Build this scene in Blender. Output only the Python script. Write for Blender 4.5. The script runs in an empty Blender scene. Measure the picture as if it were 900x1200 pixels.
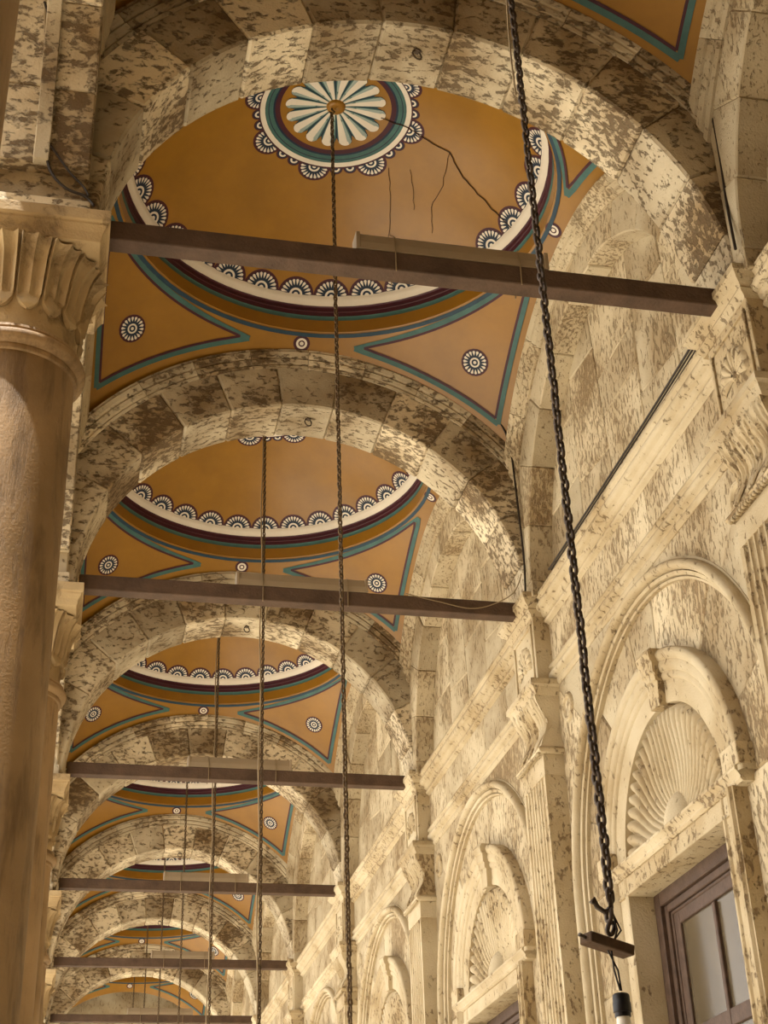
import bpy, bmesh, math, random
from mathutils import Vector, Matrix
random.seed(7)
PI = math.pi
sin, cos, sqrt = math.sin, math.cos, math.sqrt
scene = bpy.context.scene
COL = scene.collection

# ------------------------------------------------------------------ dimensions (metres)
Y1, P = 6.394, 4.260            # first tie beam, bay pitch
XC = 1.760                      # gallery axis
ZC = 6.925                      # springing centre of the transverse arches
RI, RE = 1.86, 2.43             # intrados / extrados
HT = 0.25                       # half thickness of a transverse arch
KMAX = 7
def yk(k): return Y1 + (k - 1) * P

# ------------------------------------------------------------------ camera
cam_d = bpy.data.cameras.new('camera')
cam_d.sensor_fit = 'VERTICAL'; cam_d.sensor_height = 36.0; cam_d.sensor_width = 27.0
cam_d.lens = 1712.54 / 1200 * 36.0
cam_d.clip_start = 0.05; cam_d.clip_end = 300
cam = bpy.data.objects.new('camera', cam_d); COL.objects.link(cam)
a, b, c = 0.226655190, 0.524508259, -0.037560459
ca, sa, cb, sb, cc, sc = cos(a), sin(a), cos(b), sin(b), cos(c), sin(c)
fwd = Vector((sa * cb, ca * cb, sb)); r0 = Vector((ca, -sa, 0)); u0 = -Vector((sa * sb, ca * sb, -cb))
rt = cc * r0 + sc * u0; up = -sc * r0 + cc * u0
M = Matrix(((rt.x, up.x, -fwd.x, 0), (rt.y, up.y, -fwd.y, 0), (rt.z, up.z, -fwd.z, 1.6), (0, 0, 0, 1)))
cam.matrix_world = M
scene.camera = cam

# ------------------------------------------------------------------ light
world = bpy.data.worlds.new('sky'); scene.world = world; world.use_nodes = True
wn = world.node_tree; wn.nodes.clear()
wo = wn.nodes.new('ShaderNodeOutputWorld'); wb = wn.nodes.new('ShaderNodeBackground')
wb.inputs[0].default_value = (1.0, 0.97, 0.93, 1); wb.inputs[1].default_value = 1.5
wn.links.new(wb.outputs[0], wo.inputs[0])
sun_d = bpy.data.lights.new('sun', 'SUN'); sun_d.energy = 6.0; sun_d.angle = math.radians(1.0); sun_d.color = (1.0, 0.96, 0.90)
sun = bpy.data.objects.new('sun', sun_d); COL.objects.link(sun)
sun.rotation_euler = Vector((0.22, 0.18, -1.0)).normalized().to_track_quat('-Z', 'Y').to_euler()
vs = scene.view_settings
scene.display_settings.display_device = 'sRGB'
vs.view_transform = 'Standard'; vs.look = 'None'; vs.gamma = 1.0; vs.use_curve_mapping = False
vs.exposure = 1.22
scene.cycles.max_bounces = 8; scene.cycles.diffuse_bounces = 6; scene.cycles.glossy_bounces = 3
scene.cycles.sample_clamp_indirect = 8.0

# ------------------------------------------------------------------ materials
def lin(r, g, b):
    f = lambda v: (v / 255 / 12.92) if v <= 10 else ((v / 255 + 0.055) / 1.055) ** 2.4
    return (f(r), f(g), f(b), 1)
def N(nt, t, **kw):
    n = nt.nodes.new(t)
    for k, v in kw.items(): setattr(n, k, v)
    return n
def ramp(nt, src, p0, p1, c0=(0, 0, 0, 1), c1=(1, 1, 1, 1)):
    r = N(nt, 'ShaderNodeValToRGB'); r.color_ramp.elements[0].position = p0; r.color_ramp.elements[1].position = p1
    r.color_ramp.elements[0].color = c0; r.color_ramp.elements[1].color = c1
    nt.links.new(src, r.inputs[0]); return r.outputs[0]
def mixc(nt, fac, A, B, mode='MIX'):
    m = N(nt, 'ShaderNodeMix', data_type='RGBA', blend_type=mode)
    for i, v in ((0, fac), (6, A), (7, B)):
        if hasattr(v, 'links') or hasattr(v, 'is_output'): nt.links.new(v, m.inputs[i])
        else: m.inputs[i].default_value = v
    return m.outputs[2]
def stone(name, light, mid, dark, patch=(0.53, 0.62), pores=(0.30, 0.22), stretch=(1, 1, .3), rot=(0, 0, 0), tone=.5, bump=.7, rough=.85, pscale=5.0, pdark=.85):
    m = bpy.data.materials.new(name); m.use_nodes = True; nt = m.node_tree; L = nt.links
    bs = nt.nodes['Principled BSDF']; bs.inputs['Roughness'].default_value = rough
    bs.inputs['Specular IOR Level'].default_value = .25
    tc = N(nt, 'ShaderNodeTexCoord'); oi = N(nt, 'ShaderNodeObjectInfo')
    mul = N(nt, 'ShaderNodeMath', operation='MULTIPLY'); mul.inputs[1].default_value = 53.0; L.new(oi.outputs['Random'], mul.inputs[0])
    add = N(nt, 'ShaderNodeVectorMath', operation='ADD'); L.new(tc.outputs['Object'], add.inputs[0]); L.new(mul.outputs[0], add.inputs[1])
    mp = N(nt, 'ShaderNodeMapping'); mp.inputs['Rotation'].default_value = rot; mp.inputs['Scale'].default_value = stretch
    L.new(add.outputs[0], mp.inputs[0])
    n1 = N(nt, 'ShaderNodeTexNoise'); n1.inputs['Scale'].default_value = 1.6; n1.inputs['Detail'].default_value = 5; L.new(add.outputs[0], n1.inputs[0])
    n2 = N(nt, 'ShaderNodeTexNoise'); n2.inputs['Scale'].default_value = pscale; n2.inputs['Detail'].default_value = 9; n2.inputs['Roughness'].default_value = .68; n2.inputs['Distortion'].default_value = .3
    L.new(mp.outputs[0], n2.inputs[0])
    n3 = N(nt, 'ShaderNodeTexNoise'); n3.inputs['Scale'].default_value = 34; n3.inputs['Detail'].default_value = 4; n3.inputs['Roughness'].default_value = .7; L.new(mp.outputs[0], n3.inputs[0])
    n4 = N(nt, 'ShaderNodeTexNoise'); n4.inputs['Scale'].default_value = 70; n4.inputs['Detail'].default_value = 3; L.new(add.outputs[0], n4.inputs[0])
    base = mixc(nt, ramp(nt, n1.outputs[0], .36, .66), light, mid)
    # each block has a slightly different tone of its own
    hs = N(nt, 'ShaderNodeHueSaturation'); mr = N(nt, 'ShaderNodeMapRange'); mr.inputs[3].default_value = 1 - tone * .36; mr.inputs[4].default_value = 1 + tone * .16
    L.new(oi.outputs['Random'], mr.inputs[0]); L.new(mr.outputs[0], hs.inputs['Value']); L.new(base, hs.inputs['Color'])
    # wear is uneven: some areas and some blocks are far more eroded than others
    sh = N(nt, 'ShaderNodeMath', operation='MULTIPLY_ADD'); sh.inputs[1].default_value = .30; L.new(n1.outputs[0], sh.inputs[0]); L.new(n2.outputs[0], sh.inputs[2])
    sh2 = N(nt, 'ShaderNodeMath', operation='MULTIPLY_ADD'); sh2.inputs[1].default_value = .07; L.new(oi.outputs['Random'], sh2.inputs[0]); L.new(sh.outputs[0], sh2.inputs[2])
    sb_ = N(nt, 'ShaderNodeMath', operation='SUBTRACT'); sb_.inputs[1].default_value = .185; L.new(sh2.outputs[0], sb_.inputs[0])
    pm = ramp(nt, sb_.outputs[0], patch[0], patch[1])
    po = ramp(nt, n3.outputs[0], pores[0] + .08, pores[0], (0, 0, 0, 1), (1, 1, 1, 1)) if False else ramp(nt, n3.outputs[0], pores[1], pores[0], (1, 1, 1, 1), (0, 0, 0, 1))
    pf = N(nt, 'ShaderNodeMath', operation='MULTIPLY'); pf.inputs[1].default_value = pdark; L.new(pm, pf.inputs[0])
    c1 = mixc(nt, pf.outputs[0], hs.outputs[0], dark)
    c2 = mixc(nt, po, c1, tuple(v * .55 for v in dark[:3]) + (1,))
    L.new(c2, bs.inputs['Base Color'])
    mx = N(nt, 'ShaderNodeMath', operation='MAXIMUM'); L.new(pm, mx.inputs[0]); L.new(po, mx.inputs[1])
    h = N(nt, 'ShaderNodeMath', operation='MULTIPLY_ADD'); h.inputs[1].default_value = -1.3; L.new(mx.outputs[0], h.inputs[0])
    n4m = N(nt, 'ShaderNodeMath', operation='MULTIPLY'); n4m.inputs[1].default_value = .45; L.new(n4.outputs[0], n4m.inputs[0]); L.new(n4m.outputs[0], h.inputs[2])
    bp = N(nt, 'ShaderNodeBump'); bp.inputs['Strength'].default_value = bump; bp.inputs['Distance'].default_value = .012
    L.new(h.outputs[0], bp.inputs['Height']); L.new(bp.outputs[0], bs.inputs['Normal'])
    return m
def flat(name, col, rough=.6, spec=.3, metal=0.0, var=.18, scale=3.0, bump=0.0, bscale=60):
    m = bpy.data.materials.new(name); m.use_nodes = True; nt = m.node_tree; L = nt.links
    bs = nt.nodes['Principled BSDF']; bs.inputs['Roughness'].default_value = rough; bs.inputs['Specular IOR Level'].default_value = spec; bs.inputs['Metallic'].default_value = metal
    tc = N(nt, 'ShaderNodeTexCoord'); n = N(nt, 'ShaderNodeTexNoise'); n.inputs['Scale'].default_value = scale; n.inputs['Detail'].default_value = 6; n.inputs['Roughness'].default_value = .65
    L.new(tc.outputs['Object'], n.inputs[0])
    lo = tuple(v * (1 - var) for v in col[:3]) + (1,); hi = tuple(min(1, v * (1 + var)) for v in col[:3]) + (1,)
    L.new(ramp(nt, n.outputs[0], .3, .7, lo, hi), bs.inputs['Base Color'])
    if bump:
        n2 = N(nt, 'ShaderNodeTexNoise'); n2.inputs['Scale'].default_value = bscale; n2.inputs['Detail'].default_value = 4; L.new(tc.outputs['Object'], n2.inputs[0])
        bp = N(nt, 'ShaderNodeBump'); bp.inputs['Strength'].default_value = bump; bp.inputs['Distance'].default_value = .01
        L.new(n2.outputs[0], bp.inputs['Height']); L.new(bp.outputs[0], bs.inputs['Normal'])
    return m
CREAM, TAN, BROWN = lin(201, 187, 157), lin(180, 162, 130), lin(104, 82, 56)
M_ARCH = stone('pitted_travertine', lin(216, 203, 174), lin(150, 128, 94), lin(86, 67, 44), patch=(.515, .59), stretch=(.5, 1, .8), pscale=26, tone=.9, pdark=.8)
M_WALL = stone('streaked_alabaster', CREAM, lin(166, 146, 112), lin(124, 100, 70), patch=(.54, .62), stretch=(1, .9, .34), rot=(.2, 0, 0), pscale=38, tone=.6, pdark=.68)
M_CARVE = stone('carved_limestone', CREAM, lin(172, 152, 116), lin(106, 82, 54), patch=(.575, .63), stretch=(1, 1, .6), pscale=24, tone=.3, pdark=.7)
M_COLUMN = stone('brown_veined_alabaster', lin(164, 136, 98), lin(130, 105, 70), lin(88, 68, 43), patch=(.50, .68), stretch=(1, 1, .18), pscale=11, pores=(.30, .22), tone=.2, bump=.3, rough=.6, pdark=.6)
M_CAP = stone('weathered_capital_stone', lin(190, 168, 128), lin(150, 126, 88), lin(92, 70, 46), patch=(.55, .68), pscale=4, stretch=(1, 1, 1), tone=.2, pdark=.6)
M_PAVE = stone('marble_paving', lin(206, 198, 182), lin(188, 178, 160), lin(146, 130, 108), patch=(.6, .7), stretch=(1, 1, 1), pscale=2, bump=.1, rough=.5)
M_OCHRE = flat('ochre_paint', lin(142, 101, 30), rough=.30, spec=.4, var=.13, scale=2.2, bump=.12, bscale=9)
M_TEAL = flat('teal_paint', lin(62, 98, 94), rough=.5, scale=6)
M_BLUE = flat('blue_paint', lin(34, 60, 76), rough=.5, scale=6)
M_NAVY = flat('navy_paint', lin(22, 40, 60), rough=.5)
M_MAROON = flat('maroon_paint', lin(66, 28, 38), rough=.5)
M_WHITE = flat('white_paint', lin(218, 210, 194), rough=.5, var=.08)
M_PALE = flat('pale_teal_paint', lin(150, 166, 160), rough=.5)
M_CRACK = flat('crack_dark_brown', lin(52, 30, 14), rough=.9)  # dark brown of the crack lines in the dome plaster
M_BEAM = flat('rusty_brown_beam', lin(86, 68, 54), rough=.8, var=.3, scale=5, bump=.5, bscale=50)
M_LAMPBOX = flat('grey_painted_metal', lin(150, 134, 110), rough=.6, var=.1)
M_IRON = flat('dark_iron', lin(70, 56, 42), rough=.55, spec=.5, metal=.3, var=.3, scale=30)
M_BRASSY = flat('tarnished_chain_metal', lin(92, 74, 50), rough=.5, metal=.35, var=.3, scale=30)
M_CABLE = flat('black_cable', lin(44, 36, 28), rough=.6)
M_PALECABLE = flat('pale_cable', lin(140, 122, 92), rough=.6)
M_WOOD = flat('dark_purple_brown_wood', lin(84, 66, 54), rough=.6, var=.3, scale=12, bump=.3)
M_RUSTPLATE = flat('rusty_plate', lin(74, 54, 34), rough=.8, var=.35, scale=14, bump=.4)
M_BLACK = flat('black_plastic', lin(26, 24, 24), rough=.4)
M_BULB = flat('white_bulb_glass', lin(226, 220, 205), rough=.25, var=.03)
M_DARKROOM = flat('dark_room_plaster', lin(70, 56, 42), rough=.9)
def make_glass():
    m = flat('dusty_glass', lin(98, 86, 66), rough=.2, spec=.5, var=.22, scale=2.6)
    bs = m.node_tree.nodes['Principled BSDF']; bs.inputs['Alpha'].default_value = .86
    return m
M_GLASS = make_glass()

# ------------------------------------------------------------------ mesh helpers
class MB:
    def __init__(s): s.v, s.f, s.m, s.mats = [], [], [], []
    def mat(s, m):
        if m not in s.mats: s.mats.append(m)
        return s.mats.index(m)
    def add(s, vs, fs, m=None):
        o = len(s.v); s.v += [tuple(v) for v in vs]; i = s.mat(m) if m else 0
        for f in fs: s.f.append(tuple(o + j for j in f)); s.m.append(i)
    def box(s, x0, x1, y0, y1, z0, z1, m=None):
        s.add([(x, y, z) for z in (z0, z1) for x, y in ((x0, y0), (x1, y0), (x1, y1), (x0, y1))],
              [(0, 3, 2, 1), (4, 5, 6, 7), (0, 1, 5, 4), (1, 2, 6, 5), (2, 3, 7, 6), (3, 0, 4, 7)], m)
    def loft(s, rings, m=None, closed=True, caps=True):
        n = len(rings[0]); vs = [p for r in rings for p in r]; fs = []
        for i in range(len(rings) - 1):
            for j in range(n if closed else n - 1):
                k = (j + 1) % n; fs.append((i * n + j, i * n + k, (i + 1) * n + k, (i + 1) * n + j))
        if caps and closed: fs += [tuple(range(n))[::-1], tuple((len(rings) - 1) * n + j for j in range(n))]
        s.add(vs, fs, m)
    def lathe(s, prof, n=32, m=None, cx=0, cy=0):
        rings = [[(cx + r * cos(2 * PI * j / n), cy + r * sin(2 * PI * j / n), z) for j in range(n)] for r, z in prof]
        s.loft(rings, m, True, False)
    def tube(s, pts, r, n=6, m=None):
        pts = [Vector(p) for p in pts]; rings = []
        for i, p in enumerate(pts):
            t = (pts[min(i + 1, len(pts) - 1)] - pts[max(i - 1, 0)]).normalized()
            q = Vector((0, 0, 1)) if abs(t.z) < .9 else Vector((1, 0, 0))
            e1 = t.cross(q).normalized(); e2 = t.cross(e1)
            rings.append([p + r * (cos(2 * PI * j / n) * e1 + sin(2 * PI * j / n) * e2) for j in range(n)])
        s.loft(rings, m)
    def mesh(s, name, m=None, bevel=0, smooth=False, segs=1):
        me = bpy.data.meshes.new(name); me.from_pydata(s.v, [], s.f)
        for mm in (s.mats or [m]): me.materials.append(mm)
        if len(s.mats) > 1: me.polygons.foreach_set('material_index', s.m)
        bm = bmesh.new(); bm.from_mesh(me)
        if not getattr(s, 'keep', False): bmesh.ops.recalc_face_normals(bm, faces=bm.faces)
        if bevel:
            es = [e for e in bm.edges if len(e.link_faces) == 2 and e.calc_face_angle(0) > .45]
            bmesh.ops.bevel(bm, geom=es, offset=bevel, segments=segs, affect='EDGES', clamp_overlap=True)
        bm.to_mesh(me); bm.free()
        if smooth:
            me.polygons.foreach_set('use_smooth', [True] * len(me.polygons))
            if smooth != 'all':
                try: me.set_sharp_from_angle(angle=math.radians(38))
                except Exception: pass
        me.update(); return me
def ob(name, me, parent=None, loc=(0, 0, 0), rot=(0, 0, 0), scale=None, kind=None, label=None):
    o = bpy.data.objects.new(name, me); COL.objects.link(o); o.location = loc; o.rotation_euler = rot
    if scale: o.scale = scale
    if parent: o.parent = parent
    if kind: o['kind'] = kind
    if label: o['label'] = label
    return o
def thing(name, label, cat, loc=(0, 0, 0), group=None, me=None, rot=(0, 0, 0)):
    o = ob(name, me, None, loc, rot); o['label'] = label; o['category'] = cat; o['kind'] = 'thing'
    if group: o['group'] = group
    return o
def structure(name, loc=(0, 0, 0), label=None, me=None):
    o = ob(name, me, None, loc); o['kind'] = 'structure'
    if label: o['label'] = label
    return o
ORD = ['first', 'second', 'third', 'fourth', 'fifth', 'sixth', 'seventh', 'eighth', 'ninth', 'tenth']
AX_T = lambda u, v, w: (u, w, v)       # arch across the gallery: u=x, v=z, w=y
AX_L = lambda u, v, w: (w, u, v)       # arch along the wall:     u=y, v=z, w=x
def arc_piece(mb, ax, ra, rb, a0, a1, w0, w1, n=6, m=None, uc=0, vc=0):
    fa = ra if callable(ra) else (lambda t: ra); fb = rb if callable(rb) else (lambda t: rb)
    rings = []
    for i in range(n + 1):
        t = a0 + (a1 - a0) * i / n; p, q = fa(t), fb(t)
        rings.append([ax(uc + r * cos(t), vc + r * sin(t), w) for r, w in ((p, w0), (q, w0), (q, w1), (p, w1))])
    mb.loft(rings, m)
def arc_sweep(mb, ax, prof, a0, a1, n=12, m=None, uc=0, vc=0):
    """prof: closed list of (radius, w)"""
    mb.loft([[ax(uc + r * cos(t), vc + r * sin(t), w) for r, w in prof] for t in (a0 + (a1 - a0) * i / n for i in range(n + 1))], m)
def clip(poly, px, py, nx, ny):
    out = []
    for i in range(len(poly)):
        A, B = poly[i], poly[(i + 1) % len(poly)]
        da = (A[0] - px) * nx + (A[1] - py) * ny; db = (B[0] - px) * nx + (B[1] - py) * ny
        if da <= 0: out.append(A)
        if (da < 0 < db) or (db < 0 < da):
            t = da / (da - db); out.append((A[0] + t * (B[0] - A[0]), A[1] + t * (B[1] - A[1])))
    return out
def slab_mesh(poly, ax, w0, w1, m, bevel=.013):
    mb = MB(); mb.loft([[ax(u, v, w0) for u, v in poly], [ax(u, v, w1) for u, v in poly]], m)
    return mb.mesh('slab', m, bevel)

# ------------------------------------------------------------------ setting: floor, far wall, added light-blocking roof and near walls
mb = MB(); mb.box(-40, 4.4, -6, 60, -.3, 0)
structure('floor', me=mb.mesh('floor', M_PAVE))
mb = MB(); mb.box(-.9, 4.6, -2.4, yk(KMAX + 1) + .6, 10.75, 11.1)  # unseen slab added above the domes to keep sky light out of gaps
structure('sky_block_roof', me=mb.mesh('sky_block_roof', M_DARKROOM))
mb = MB(); mb.box(-30, -.78, .9, 1.6, 0, 11.1); mb.box(-.78, -.34, -2.4, 1.6, 0, 11.1); mb.box(-.78, 4.6, -3.0, -2.4, 0, 11.1)   # unseen court-corner walls added to shade the nearest bay and its arch faces
structure('wall_near_light_block', me=mb.mesh('wall_near_light_block', M_COLUMN))
mb = MB(); mb.box(-.9, 4.6, yk(KMAX + 1) + .2, yk(KMAX + 1) + .6, 0, 11.1)
structure('wall_far', me=mb.mesh('wall_far', M_WALL))

# ------------------------------------------------------------------ transverse arches
NV = 13
vous, mould = [], []
for i in range(NV):
    a0, a1 = PI * i / NV, PI * (i + 1) / NV
    mb = MB(); rr = random.Random(i); e = rr.uniform(-.006, .006)
    arc_piece(mb, AX_T, RI + e, RE - .01, a0, a1, -HT + rr.uniform(-.005, .005), HT, 5)
    vous.append(mb.mesh('voussoir', M_ARCH, .016))
MP = [(2.25, -HT + .02), (2.25, -HT - .008), (2.272, -HT - .016), (2.284, -HT - .006), (2.30, -HT - .020), (2.33, -HT - .030), (2.345, -HT - .020),
      (2.36, -HT - .034), (2.40, -HT - .046), (2.415, -HT - .036), (2.43, -HT - .040), (2.43, -HT + .02)]
amin = .48
NM = 10
for i in range(NM):
    mb = MB(); d = .0012
    arc_sweep(mb, AX_T, MP, amin + (PI - 2 * amin) * i / NM + d, amin + (PI - 2 * amin) * (i + 1) / NM - d, 6)
    mould.append(mb.mesh('archivolt_moulding', M_ARCH))
mb = MB(); mb.tube([(.035 * cos(t * PI / 6), 0, -.035 + .035 * sin(t * PI / 6)) for t in range(13)], .006)
mb.box(-.02, .02, -.02, .02, -.006, .02); me_ring = mb.mesh('iron_ring', M_IRON)
for k in range(1, KMAX + 1):
    t = thing('stone_arch', 'weathered stone arch across the gallery, %s arch from the camera' % ORD[k - 1], 'arch', (XC, yk(k), ZC), 'stone arches across the gallery')
    for i in range(NV): ob('voussoir', vous[i], t, (0, random.uniform(-.004, .004), 0))
    for q in mould: ob('archivolt_moulding', q, t)
    ob('iron_ring', me_ring, t, (.03, -.05, RI), (0, 0, .4))

# ------------------------------------------------------------------ painted domes on pendentives
CS, RS = 6.90, 3.077                       # pendentive sphere (centre height, radius)
RC, CZ = 2.29, 8.19                        # cap sphere
HX, HY = 1.95, 1.94
def sph(x, y, off=0.0):
    v = Vector((x, y, sqrt(max(RS * RS - x * x - y * y, .01)))).normalized() * (RS - off)
    return (v.x, v.y, v.z + CS)
def capp(r, th, off=0.0):
    s = r / RC; c2 = sqrt(1 - s * s); R = RC - off
    return (R * s * cos(th), R * s * sin(th), CZ + R * c2)
def strip(mb, path, w, m, off, fn):
    """painted stripe: path of (x, y) in plan, fn maps plan + offset onto the vault"""
    pts = [Vector(fn(x, y, off)) for x, y in path]; cen = Vector((0, 0, CS)); L_, R_ = [], []
    for i, p in enumerate(pts):
        t = (pts[min(i + 1, len(pts) - 1)] - pts[max(i - 1, 0)]).normalized(); s = (p - cen).normalized().cross(t).normalized()
        L_.append(p + s * w / 2); R_.append(p - s * w / 2)
    n = len(pts); mb.add(L_ + R_, [(i, i + 1, n + i + 1, n + i) for i in range(n - 1)], m)
def ang_r(th): return min(HX / max(abs(cos(th)), 1e-6), HY / max(abs(sin(th)), 1e-6))
R_IN = 1.70
def pendentive_mesh(q):
    mb = MB(); mb.keep = False
    cor = math.atan2(HY, HX); base = [cor * i / 16 for i in range(16)] + [cor + (PI / 2 - cor) * i / 16 for i in range(17)]
    ths = base if q == 0 else [PI - t for t in base] if q == 1 else [PI + t for t in base] if q == 2 else [2 * PI - t for t in base]
    rows = [[sph(r * cos(th), r * sin(th)) for r in (R_IN + (ang_r(th) - R_IN) * j / 14 for j in range(15))] for th in ths]
    mb.loft(rows, M_OCHRE, False, False)
    return mb.mesh('pendentive', M_OCHRE, 0, 'all')
EX, EY = 1.75, 1.775
def tri_path():
    """outline of the painted triangle on the quadrant x>0, y>0 (plan)"""
    ex, ey = EX, EY; T1 = (.47, ey - .005); T2 = (ex - .01, .42); C = (ex, ey)
    p = [T1] + [(T1[0] + (C[0] - T1[0]) * i / 12, ey + .012 * sin(PI * i / 12)) for i in range(1, 12)] + [C]
    p += [(ex + .012 * sin(PI * i / 12), C[1] + (T2[1] - C[1]) * i / 12) for i in range(1, 12)] + [T2]
    a2 = math.atan2(T2[1], T2[0]); a1 = math.atan2(T1[1], T1[0]); rr2, rr1 = math.hypot(*T2), math.hypot(*T1)
    top = []
    for i in range(17):
        s = i / 16; th = a2 + (a1 - a2) * s; r = rr2 + (rr1 - rr2) * s - .045 * sin(PI * s) ** .7; top.append((r * cos(th), r * sin(th)))
    return p, top
def shrink(path, d, cxy):
    out = []
    for x, y in path:
        v = Vector((cxy[0] - x, cxy[1] - y)); out.append((x + v.x * d, y + v.y * d))
    return out
def flipq(path, q):
    sx = -1 if q in (1, 2) else 1; sy = -1 if q in (2, 3) else 1
    return [(x * sx, y * sy) for x, y in path]
def stripes_mesh(q):
    mb = MB(); p, top = tri_path(); cxy = (1.45, 1.50)
    def side(path, d, w, m, off): strip(mb, flipq(shrink(path, d, cxy), q), w, m, off, sph)
    cut = [i for i in range(len(p)) if p[i] == (EX, EY)][0]
    for seg in (p[:cut + 1], p[cut:], top):
        side(seg, 0, .046, M_TEAL, .007)
        side(seg, .085, .022, M_MAROON, .008)
    return mb.mesh('painted_border', M_TEAL)
def disc_pts(r0, r1, a0, a1, n): return [(r0, a0 + (a1 - a0) * i / n) for i in range(n + 1)], [(r1, a0 + (a1 - a0) * i / n) for i in range(n + 1)]
def ringpoly(mb, fn, r0, r1, a0, a1, n, m, off):
    A, B = disc_pts(r0, r1, a0, a1, n); k = n + 1
    mb.add([fn(r * cos(t), r * sin(t), off) for r, t in A + B], [(i, i + 1, k + i + 1, k + i) for i in range(n)], m)
def rosette(mb, fn, R, a0, a1, npet, full):
    n = 20 if full else 14
    ringpoly(mb, fn, 0.001, R, a0, a1, n, M_MAROON, .003)
    ringpoly(mb, fn, 0.001, R * .84, a0, a1, n, M_NAVY, .005)
    for i in range(npet):
        t = a0 + (a1 - a0) * (i + .5) / npet; h = (a1 - a0) / npet * .36
        pl = [(R * .50, t), (R * .68, t - h * .8), (R * .80, t - h), (R * .86, t), (R * .80, t + h), (R * .68, t + h * .8)]
        mb.add([fn(r * cos(q), r * sin(q), .007) for r, q in pl], [tuple(range(6))], M_WHITE)
    ringpoly(mb, fn, R * .24, R * .36, a0, a1, n, M_WHITE, .007)
    ringpoly(mb, fn, 0.001, R * .12, a0, a1, 8, M_WHITE, .007)
PH0 = math.asin(1.612 / RC)
def cap_uv(th0, v0r):
    def fn(u, v, off):
        ph = math.asin(v0r / RC) - v / RC; r = RC * sin(ph)
        return capp(r, th0 + u / (RC * sin(math.asin(v0r / RC) - .05 / RC)), off)
    return fn
def cap_out(th0, v0r):
    def fn(u, v, off):
        ph = math.asin(v0r / RC) + v / RC; r = RC * sin(ph)
        return capp(r, th0 + u / v0r, off)
    return fn
def sph_tan(x, y):
    c0 = Vector(sph(x, y)) - Vector((0, 0, CS)); n = c0.normalized(); e1 = Vector((0, 0, 1)).cross(n).normalized(); e2 = n.cross(e1)
    def fn(u, v, off):
        w = (c0 + e1 * u + e2 * v).normalized() * (RS - off); return (w.x, w.y, w.z + CS)
    return fn
NR = 32
mb = MB(); rosette(mb, cap_uv(0, 1.627), .158, 0, PI, 11, False); me_ros = mb.mesh('scallop_rosette', M_NAVY)
mb = MB(); rows = [[capp(r, 2 * PI * j / 64) for j in range(64)] for r in (.0005, .2, .4, .6, .8, 1.0, 1.2, 1.4, 1.55, 1.63)]
mb.loft(rows, M_OCHRE, True, False); me_cap = mb.mesh('dome_cap', M_OCHRE, 0, 'all')
zc_ = capp(1.62, 0)[2]
def band(prof, m, name, n=72):
    q = MB(); q.lathe(prof, n, m); return q.mesh(name, m, 0, 'all')
me_white = band([(1.622, capp(1.622, 0)[2] - .004), (1.63, zc_ - .03), (1.642, zc_ - .055), (1.668, zc_ - .075), (1.672, zc_ - .085)], M_WHITE, 'white_ring')
zb = zc_ - .085; zs = sph(R_IN, 0)[2]
mid = [zb - t for t in (0, .042, .050, .095, .138)]
me_mar = MB(); me_mar.lathe([(1.672, mid[0]), (1.684, mid[0] - .01), (1.690, mid[1]), (1.684, mid[1] - .006), (1.684, mid[2]), (1.690, mid[2] - .006), (1.694, mid[3])], 72, M_MAROON)
me_mar = me_mar.mesh('maroon_ring', M_MAROON, 0, True)
me_teal = band([(1.694, mid[3]), (1.702, mid[3] - .01), (1.700, mid[4])], M_TEAL, 'teal_ring'); me_drum = band([(1.700, mid[4]), (1.700, zs - .003)], M_OCHRE, 'drum')
mb = MB(); strip(mb, [(1.732 * cos(2 * PI * i / 72), 1.732 * sin(2 * PI * i / 72)) for i in range(73)], .036, M_BLUE, .007, sph); me_blue = mb.mesh('blue_ring', M_BLUE)
me_pend = [pendentive_mesh(q) for q in range(4)]; me_str = [stripes_mesh(q) for q in range(4)]
me_pros = []
for sx, sy in ((1, 1), (-1, 1), (-1, -1), (1, -1)):
    mb = MB(); rosette(mb, sph_tan(1.49 * sx, 1.49 * sy), .125, 0, 2 * PI, 18, True); me_pros.append(mb.mesh('round_rosette', M_NAVY))
me_eye = []
for x, y in ((0, 1.80), (0, -1.80), (1.765, 0), (-1.765, 0)):
    fn = sph_tan(x, y); mb = MB(); ringpoly(mb, fn, .001, .075, 0, 2 * PI, 16, M_MAROON, .003); ringpoly(mb, fn, .03, .05, 0, 2 * PI, 16, M_WHITE, .006); ringpoly(mb, fn, .001, .018, 0, 2 * PI, 10, M_WHITE, .006); me_eye.append(mb.mesh('eye_rosette', M_WHITE))
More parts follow.
